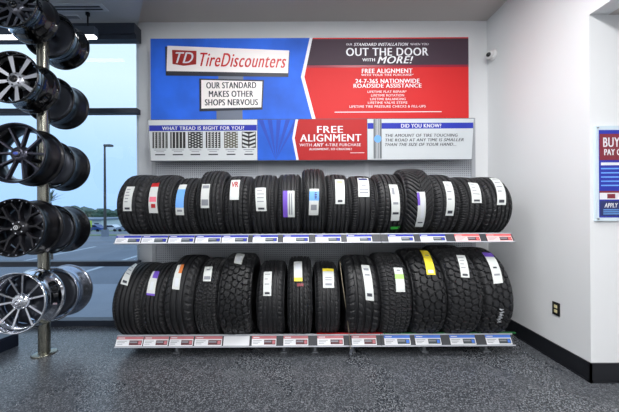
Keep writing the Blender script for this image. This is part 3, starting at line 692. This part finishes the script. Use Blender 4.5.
def spoke(m, ang, r0, r1, w0, w1, y0, y1, th, lean=0, mi=0):
    """tapered bar from hub to rim; lean turns the outer end sideways (radians)"""
    a0, a1 = ang, ang+lean
    p0 = Vector((r0*math.cos(a0), y0, r0*math.sin(a0))); p1 = Vector((r1*math.cos(a1), y1, r1*math.sin(a1)))
    d = (p1-p0); s = Vector((-d.z, 0, d.x)).normalized(); b = Vector((0, th, 0))
    vs = []
    for p, w in ((p0, w0), (p1, w1)):
        vs += [p-s*w*.36, p+s*w*.36, p+s*w*.5+b, p-s*w*.5+b]
    m.add(vs, [(0,1,5,4)], mi); m.add(vs, [(1,2,6,5),(2,3,7,6),(3,0,4,7),(0,3,2,1),(4,5,6,7)], mi if len(m.v) and not hasattr(m,'side') else 1)
def wheel(c, R, W, design, face, lab, rivets=0, barrelm=GLOSS, lipm=None, spokem=GLOSS, sidem=None, capm=GLOSS, cap_mark=None, rear=False):
    yaw = YAW+(PI if rear else 0); tilt = (TILT if rear else -TILT)
    root = thing('alloy_wheel', c, lab, 'wheel', 'wheels mounted on the display post', (tilt, 0, yaw))
    h = W/2; lipm = lipm or barrelm
    outer = [(R*.985,-h),(R,-h+.006),(R,-h+.016),(R*.965,-h+.022),(R*.94,-h+.034),(R*.935,-h+.05),(R*.86,-h+.075),(R*.845,-h+.10),(R*.85,h-.085),(R*.925,h-.065),(R*.935,h-.04),(R*.95,h-.024),(R,h-.016),(R,h-.005),(R*.985,h)]
    inner = [(R*.955,h-.002),(R*.91,h-.03),(R*.89,h-.06),(R*.815,h-.085),(R*.81,-h+.10),(R*.83,-h+.07)]
    m = LMB(); m.revolve(outer+inner, 64); m.build('barrel', barrelm, root)
    m = LMB(); m.revolve([(R*.90,-h+.045),(R*.895,-h+.03),(R*.95,-h+.006),(R*.97,-h-.001),(R*.99,-h-.001),(R*.99,-h+.004),(R*.96,-h+.01),(R*.91,-h+.036)], 64); lipo = m.build('lip', lipm, root)
    # brake side disc closes the view a little, as hub pad
    m = LMB(); m.revolve([(.0001,-h+.035),(.045,-h+.035),(.062,-h+.045),(.075,-h+.075),(.075,-h+.105),(.0001,-h+.11)], 40); hubo = m.build('hub', spokem, root)
    m = LMB(); m.revolve([(.0001,-h+.022),(.024,-h+.022),(.031,-h+.027),(.032,-h+.04),(.0001,-h+.04)], 28); cp = m.build('center_cap', capm, root)
    if cap_mark:
        m = LMB(); cap_mark(m, -h+.0205); m.build('emblem', WHITE if design != 'vee10' else mat('cap_blue', srgb(80,100,200), .3), cp)
    if rear or design in ('wide8','mesh8','pair10'):
        m = LMB(); m.revolve([(.0001,h-.03),(R*.72,h-.03),(R*.84,h-.045),(R*.84,h-.06),(.0001,h-.06)], 48); m.build('mounting_disc', mat('disc_grey', srgb(70,74,84), .35, metal=.5), root)
    yb = -h+.075; yr = -h+.048; sd = sidem or spokem
    def S(lst):
        m = LMB()
        m.side = True
        for a in lst: spoke(m, *a)
        m.build('spoke', [spokem, sd], root)
    rr = R*.90
    if design == 'wide8':
        for k in range(8): S([(2*PI*k/8+.2, .05, rr, .030, .058, -h+.05, -h+.036, .035)])
    elif design == 'vee10':
        for k in range(5):
            a = 2*PI*k/5+.31; S([(a-.10, .045, rr, .022, .020, -h+.055, -h+.028, .03, -.22), (a+.10, .045, rr, .022, .020, -h+.055, -h+.028, .03, .22)])
    elif design == 'mesh8':
        for k in range(8):
            a = 2*PI*k/8+.1
            S([(a, .05, R*.55, .030, .026, -h+.06, -h+.05, .03), (a, R*.52, rr, .022, .022, -h+.052, -h+.036, .028, .22), (a, R*.52, rr, .022, .022, -h+.052, -h+.036, .028, -.22)])
    elif design == 'cross8':
        for k in range(8):
            a = 2*PI*k/8+.25
            S([(a, .05, rr, .036, .024, -h+.05, -h+.036, .03, .30), (a, R*.45, rr, .020, .030, -h+.055, -h+.034, .02, -.20)])
    elif design == 'pair10':
        for k in range(5):
            a = 2*PI*k/5+.5
            S([(a-.20, .05, rr, .020, .024, -h+.07, -h+.045, .025, -.06), (a+.20, .05, rr, .020, .024, -h+.07, -h+.045, .025, .06)])
    if design:
        for k in range(6):
            q = 2*PI*k/6+.3; m = LMB()
            m.tube([(.05*math.cos(q), -h+.034, .05*math.sin(q)), (.05*math.cos(q), -h+.045, .05*math.sin(q))], .0065, 8); m.build('lug_hole', CHROME if design in ('pair10','mesh8') else DARK, hubo)
    for k in range(rivets):
        q = 2*PI*(k+.5)/rivets; rd = R*.935; m = LMB()
        m.tube([(rd*math.cos(q), -h+.012-.006, rd*math.sin(q)), (rd*math.cos(q), -h+.03, rd*math.sin(q))], .0055, 8); m.build('rivet', SILVER, lipo)
    return root
def hexmark(m, y):
    for k in range(6):
        a, b = 2*PI*k/6, 2*PI*(k+1)/6
        q = [(.020*math.cos(a),y,.020*math.sin(a)),(.020*math.cos(b),y,.020*math.sin(b)),(.014*math.cos(b),y,.014*math.sin(b)),(.014*math.cos(a),y,.014*math.sin(a))]
        m.add(q, [(0,1,2,3)])
    m.add([(-.005,y,-.009),(0,y,-.009),(.006,y,.009),(.001,y,.009)], [(0,1,2,3)]); m.add([(-.008,y,.002),(.008,y,.002),(.008,y,.006),(-.008,y,.006)], [(0,1,2,3)])
def ovalmark(m, y):
    m.add([(.022*math.cos(2*PI*k/20), y, .012*math.sin(2*PI*k/20)) for k in range(20)], [tuple(range(20))])
WF, OFF = .215, .185
fr_specs = [
 (.226, 'cross8', 'topmost front wheel, gloss black with a busy spoke pattern and rivets', dict(rivets=20, barrelm=GLOSS, spokem=mat('dark_alloy', srgb(120,122,132), .3, metal=.8), sidem=BLK, lipm=GLOSS)),
 (.228, 'wide8', 'black front wheel with eight wide bright machined spokes', dict(rivets=16, barrelm=GLOSS, spokem=MACH, sidem=GLOSS, lipm=GLOSS, capm=BLK)),
 (.262, 'vee10', 'gunmetal front wheel with slim paired V spokes', dict(barrelm=BLK, spokem=GUN, sidem=GUN, lipm=GUN, capm=GUN, cap_mark=ovalmark)),
 (.250, 'mesh8', 'matte black front wheel with Y-shaped spokes, riveted lip and white cap emblem', dict(rivets=24, barrelm=BLK, spokem=mat('matte_black', srgb(34,34,40), .4, metal=.4), lipm=BLK, cap_mark=hexmark)),
 (.258, 'pair10', 'polished chrome front wheel at the bottom of the post', dict(barrelm=CHROME, spokem=CHROME, lipm=CHROME, capm=CHROME)),
]
for z, (R, ds, lab, kw) in zip(zm, fr_specs):
    wheel(Vector((PX+(.0 if R > .24 else -.015), PY, H+z+.02))+dirv*OFF, R, WF if R > .24 else .235, ds, 0, lab, **kw)
re_specs = [(.240, GLOSS, BLK, 'topmost rear wheel, gloss black with rivets, behind the post', 14), (.232, BLK, BLK, 'dark grey rear wheel behind the wheel with wide machined spokes', 0), (.240, BLK, GLOSS, 'black rear wheel behind the gunmetal V-spoke wheel', 0),
            (.240, BLK, BLK, 'matte black rear wheel behind the riveted Y-spoke wheel', 12), (.262, SILVER, SILVER, 'silver rear wheel behind the chrome wheel', 0)]
for z, (R, bm_, lm, lab, rv) in zip(zm, re_specs):
    wheel(Vector((PX-.01, PY, H+z))-dirv*(OFF+.0), R, WF, 'mesh8', 0, lab, rivets=rv, barrelm=bm_, lipm=lm, spokem=bm_, rear=True)
# dark plinth at the lower left
fp = [(-3.75,2.78),(-2.872,2.77),(-2.93,2.50),(-3.75,2.50)]
t = thing('display_plinth', (-3.2, 2.64, 0), 'low dark plinth on the floor at the lower left, behind the chrome wheel', 'plinth')
MB().prism([(x,y,0) for x,y in fp], (0,0,.11)).build('body', mat('plinth_dark', srgb(30,36,52), .4), t)
MB().prism([(x-(.0 if x < -3 else .004),y,.11) for x,y in fp], (0,0,.02)).build('top', mat('plinth_top', srgb(44,50,66), .35), t)

# ------------------------------------------------------------------ outside
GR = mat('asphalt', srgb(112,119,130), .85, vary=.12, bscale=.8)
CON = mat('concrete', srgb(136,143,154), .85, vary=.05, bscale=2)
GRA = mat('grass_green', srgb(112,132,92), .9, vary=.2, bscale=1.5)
def gz(y): return -.15 if y < 12 else -.15-4.85*(y-12)/58 if y < 70 else -5.0
def ground(name, y0, y1, m, x0=-200, x1=60, dz=0, n=1):
    mb = MB()
    for i in range(n):
        a = y0+(y1-y0)*i/n; b = y0+(y1-y0)*(i+1)/n
        mb.add([(x0,a,gz(a)+dz),(x1,a,gz(a)+dz),(x1,b,gz(b)+dz),(x0,b,gz(b)+dz),(x0,a,gz(a)+dz-.3),(x1,a,gz(a)+dz-.3),(x1,b,gz(b)+dz-.3),(x0,b,gz(b)+dz-.3)],[(0,1,2,3),(7,6,5,4),(0,4,5,1),(2,6,7,3),(0,3,7,4),(1,5,6,2)])
    return struct(name, mb, m)
ground('sidewalk', DW+.13, 5.4, CON, dz=.02)
ground('parking_lot', 5.4, 12, GR); ground('parking_lot_slope', 12, 70, GR)
ground('road_verge', 22, 27, GRA, dz=.03); ground('far_field', 70, 170, GRA)
k_ = MB()
for i in range(8): k_.box(-22+i*2.8, -21.88+i*2.8, 5.8, 10.5, -.15, -.145)
tag(k_.build('parking_line', mat('line_white', srgb(176,184,192), .7)), 'white parking bay lines painted on the asphalt outside', 'road marking', kind='structure')
# lamp post
LX, LY = X(105, 20), 20
t = thing('parking_lamp_post', (LX, LY, gz(LY)), 'tall thin parking lot lamp post seen through the window', 'lamp post')
MB().tube([(LX,LY,gz(LY)),(LX,LY,Z(144,20))], [.10,.06], 10).build('pole', mat('lamp_bronze', srgb(74,70,66), .5), t)
MB().tube([(LX,LY,gz(LY)),(LX,LY,gz(LY)+.5)], .24, 12).build('base', CON, t)
MB().bevbox(LX, LX+.55, LY-.16, LY+.16, Z(145.6,20), Z(143.6,20), .03).build('lamp_head', mat('lamp_bronze', srgb(74,70,66), .5), t)
# long low buildings
def building(px0, px1, d, ptop, lab, wallm, roofm, nw):
    x0, x1 = X(px0,d), X(px1,d); zt_ = Z(ptop, d); z0 = gz(d)
    t = thing('commercial_building', ((x0+x1)/2, d, z0), lab, 'building')
    MB().box(x0, x1, d, d+12, z0, zt_).build('wall', wallm, t)
    MB().box(x0-.3, x1+.3, d-.5, d+12.3, zt_, zt_+.45).build('roof', roofm, t)
    for k in range(nw):
        a = x0+(x1-x0)*(k+.2)/nw; b = x0+(x1-x0)*(k+.8)/nw
        wf = MB().box(a, b, d-.05, d+.02, z0+.6, z0+(zt_-z0)*.75).build('window', mat('far_frame', srgb(190,196,204), .5), t)
        MB().box(a+.1, b-.1, d-.07, d-.04, z0+.7, z0+(zt_-z0)*.75-.1).build('pane', mat('far_glass', srgb(70,86,110), .2), wf, t.location)
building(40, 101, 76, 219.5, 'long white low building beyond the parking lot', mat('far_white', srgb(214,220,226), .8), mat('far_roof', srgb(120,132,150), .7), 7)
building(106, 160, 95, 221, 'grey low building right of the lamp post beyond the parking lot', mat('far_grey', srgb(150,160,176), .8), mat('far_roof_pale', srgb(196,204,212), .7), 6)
# trees
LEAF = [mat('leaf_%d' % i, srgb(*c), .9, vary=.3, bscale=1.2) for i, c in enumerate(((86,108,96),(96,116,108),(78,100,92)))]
import bmesh
def tree(px, d, ptop, wpx, i, lab):
    x = X(px, d); z0 = gz(d); zt_ = Z(ptop, d); hgt = zt_-z0; w = wpx*d/F
    t = thing('tree', (x, d, z0), lab, 'tree', 'tree line beyond the parking lot')
    MB().tube([(x,d,z0),(x,d,z0+hgt*.5)], [.35,.2], 8).build('trunk', mat('bark', srgb(84,76,68), .9), t)
    g = random.Random(i); m = MB()
    for k in range(9):
        bm = bmesh.new(); bmesh.ops.create_icosphere(bm, subdivisions=2, radius=1)
        cxx, czz_ = g.uniform(-.32,.32)*w, z0+hgt*g.uniform(.42,.80); s = g.uniform(.22,.34)
        if k == 0: cxx, czz_, s = 0, zt_-hgt*.22, .3
        bm.verts.index_update()
        vv = []
        for v in bm.verts:
            q = v.co*(1+g.uniform(-.16,.16)); vv.append((x+cxx+q.x*w*s, d+q.y*w*s, czz_+q.z*hgt*.22))
        m.add(vv, [[v.index for v in f.verts] for f in bm.faces]); bm.free()
    m.build('crown', LEAF[i%3], t)
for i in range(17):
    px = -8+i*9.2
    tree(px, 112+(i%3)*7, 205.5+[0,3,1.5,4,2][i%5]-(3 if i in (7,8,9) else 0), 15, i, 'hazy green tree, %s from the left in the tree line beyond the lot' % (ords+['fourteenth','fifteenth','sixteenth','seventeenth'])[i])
# parked cars
def car(px, d, colr, i, lab):
    x = X(px, d); z0 = gz(d)
    t = thing('parked_car', (x, d, z0), lab, 'car', 'cars parked far outside')
    L2 = 2.25; yy0, yy1 = d-.9, d+.9
    prof = [(-L2,.35),(-L2,.85),(-1.9,.98),(-1.25,1.05),(-.65,1.48),(.85,1.50),(1.5,1.02),(2.1,.92),(L2,.75),(L2,.35)]
    MB().prism([(x+a, yy0, z0+b) for a, b in prof], (0,1.8,0)).build('body', colr, t)
    MB().prism([(x+a, yy0-.02, z0+b) for a, b in ((-1.1,1.05),(-.6,1.42),(.8,1.44),(1.3,1.05))], (0,1.84,0)).build('window', mat('car_glass', srgb(40,50,64), .1), t)
    for a in (-1.4, 1.4):
        for y in (yy0, yy1-.2):
            MB().revolve([(.0001,0),(.33,0),(.33,.2),(.0001,.2)], 18, 'Y', (x+a, y, z0+.33), smooth=False).build('wheel', mat('tire_far', srgb(26,26,28), .7), t)
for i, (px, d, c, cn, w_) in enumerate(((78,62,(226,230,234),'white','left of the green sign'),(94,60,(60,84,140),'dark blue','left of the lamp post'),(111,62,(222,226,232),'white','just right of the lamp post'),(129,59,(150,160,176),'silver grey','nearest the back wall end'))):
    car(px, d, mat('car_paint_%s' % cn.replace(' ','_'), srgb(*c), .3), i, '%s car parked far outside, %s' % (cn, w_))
# small yellow-green sign outside
sx, sy = X(90.5, 26), 26
t = thing('road_sign', (sx, sy, gz(sy)), 'small yellow-green sign on a post outside, just right of the wheels', 'sign')
MB().tube([(sx,sy,gz(sy)),(sx,sy,Z(220,26))], .04, 8).build('post', GREYP, t)
MB().bevbox(sx-.16, sx+.16, sy-.07, sy-.04, Z(226,26), Z(219.5,26), .01).build('plate', mat('sign_lime', srgb(190,214,60), .5), t)
# spiky-leaved tree outside
px_, yd = X(49, 8), 8.0; zc = Z(201, 8)
t = thing('spiky_leaved_palm', (px_, yd, -.15), 'spiky-leaved small palm outside the window behind the post', 'plant')
MB().tube([(px_,yd,-.15),(px_,yd,zc)], [.09,.06], 10).build('trunk', mat('bark', srgb(84,76,68), .9), t)
m = MB(); g = random.Random(5)
for k in range(46):
    a = g.uniform(0, 2*PI); e = g.uniform(.05, 1.3); ln = g.uniform(.35,.55)
    d = Vector((math.cos(a)*math.cos(e), math.sin(a)*math.cos(e), math.sin(e))); s = d.cross(Vector((0,0,1))).normalized()*.014
    b = Vector((px_,yd,zc)); mid = b+d*ln*.55; tip = b+d*ln+Vector((0,0,-.05))
    m.add([b-s*.6, b+s*.6, mid+s, tip, mid-s], [(0,1,2,4),(4,2,3)])
m.build('leaves', mat('palm_green', srgb(84,104,84), .7), t)

# ------------------------------------------------------------------ light
wd = bpy.data.worlds.new('world'); sc.world = wd; wd.use_nodes = True; nt = wd.node_tree; bg = nt.nodes['Background']
tc = nt.nodes.new('ShaderNodeTexCoord'); sp = nt.nodes.new('ShaderNodeSeparateXYZ'); rp_ = nt.nodes.new('ShaderNodeValToRGB')
nt.links.new(tc.outputs['Generated'], sp.inputs[0])
nz = nt.nodes.new('ShaderNodeTexNoise'); nz.inputs['Scale'].default_value = 3; mpn = nt.nodes.new('ShaderNodeMath'); mpn.operation = 'MULTIPLY_ADD'; mpn.inputs[1].default_value = .12
nt.links.new(tc.outputs['Generated'], nz.inputs['Vector']); nt.links.new(nz.outputs['Fac'], mpn.inputs[0]); nt.links.new(sp.outputs[2], mpn.inputs[2])
cr = rp_.color_ramp; cr.elements[0].position = .0; cr.elements[0].color = (.24,.38,.62,1)
cr.elements[1].position = .8; cr.elements[1].color = (.36,.48,.64,1)
e = cr.elements.new(.22); e.color = (.29,.42,.60,1); e = cr.elements.new(.42); e.color = (.44,.53,.60,1)
nt.links.new(mpn.outputs[0], rp_.inputs['Fac']); nt.links.new(rp_.outputs['Color'], bg.inputs['Color']); bg.inputs['Strength'].default_value = 1.9
def area(name, loc, rot, sx, sy, power, col=(1,1,1), portal=False):
    l = bpy.data.lights.new(name, 'AREA'); l.shape = 'RECTANGLE'; l.size = sx; l.size_y = sy; l.energy = power; l.color = col
    o = bpy.data.objects.new(name, l); COL.objects.link(o); o.location = loc; o.rotation_euler = rot
    if portal: l.cycles.is_portal = True
    return o
area('window_portal', ((XL+XV)/2, WY+.12, zt/2), (-PI/2, 0, 0), XV-XL, zt, 1, portal=True)
# rows of ceiling troffers over the showroom
k = 0
for x, y in ((-.6,1.3),(.9,1.3),(-.6,-.9),(.9,-.9),(-.6,-3.1),(.9,-3.1)):
    t = thing('ceiling_troffer', (x, y, ZC), 'rectangular recessed ceiling light above the showroom floor, outside the picture', 'light', 'showroom ceiling lights')
    MB().box(x-.32, x+.32, y-.62, y+.62, ZC-.012, ZC-.002).build('frame', LGREY, t)
    area('troffer_lamp', (x, y, ZC-.03), (0,0,0), .56, 1.16, 72, (1,.995,.99)); k += 1
for x, y in ((-3.4,-.5),(-3.4,-2.8),(3.8,-.3),(3.8,-2.8)):
    z = ZL if x < 0 else ZA
    t = thing('ceiling_troffer', (x, y, z), 'rectangular recessed ceiling light above the showroom floor, outside the picture', 'light', 'showroom ceiling lights')
    MB().box(x-.32, x+.32, y-.62, y+.62, z-.012, z-.002).build('frame', LGREY, t)
    area('troffer_lamp', (x, y, z-.03), (0,0,0), .56, 1.16, 36, (1,.99,.985))

# ------------------------------------------------------------------ camera
cd = bpy.data.cameras.new('camera'); cam = bpy.data.objects.new('camera', cd); COL.objects.link(cam)
cd.sensor_width = 36; cd.sensor_fit = 'HORIZONTAL'; cd.lens = F/619*36
cd.shift_x = (309.5-VX)/619; cd.shift_y = (VY-206)/619; cd.clip_end = 600; cd.clip_start = .02
cam.matrix_world = Matrix.Translation((0,0,H)) @ Matrix.Rotation(PI/2, 4, 'X') @ Matrix.Rotation(-ROLL, 4, 'Z')
sc.camera = cam
sc.view_settings.view_transform = 'Standard'; sc.view_settings.look = 'None'; sc.view_settings.gamma = 1; sc.view_settings.use_curve_mapping = False
sc.view_settings.exposure = 0.12
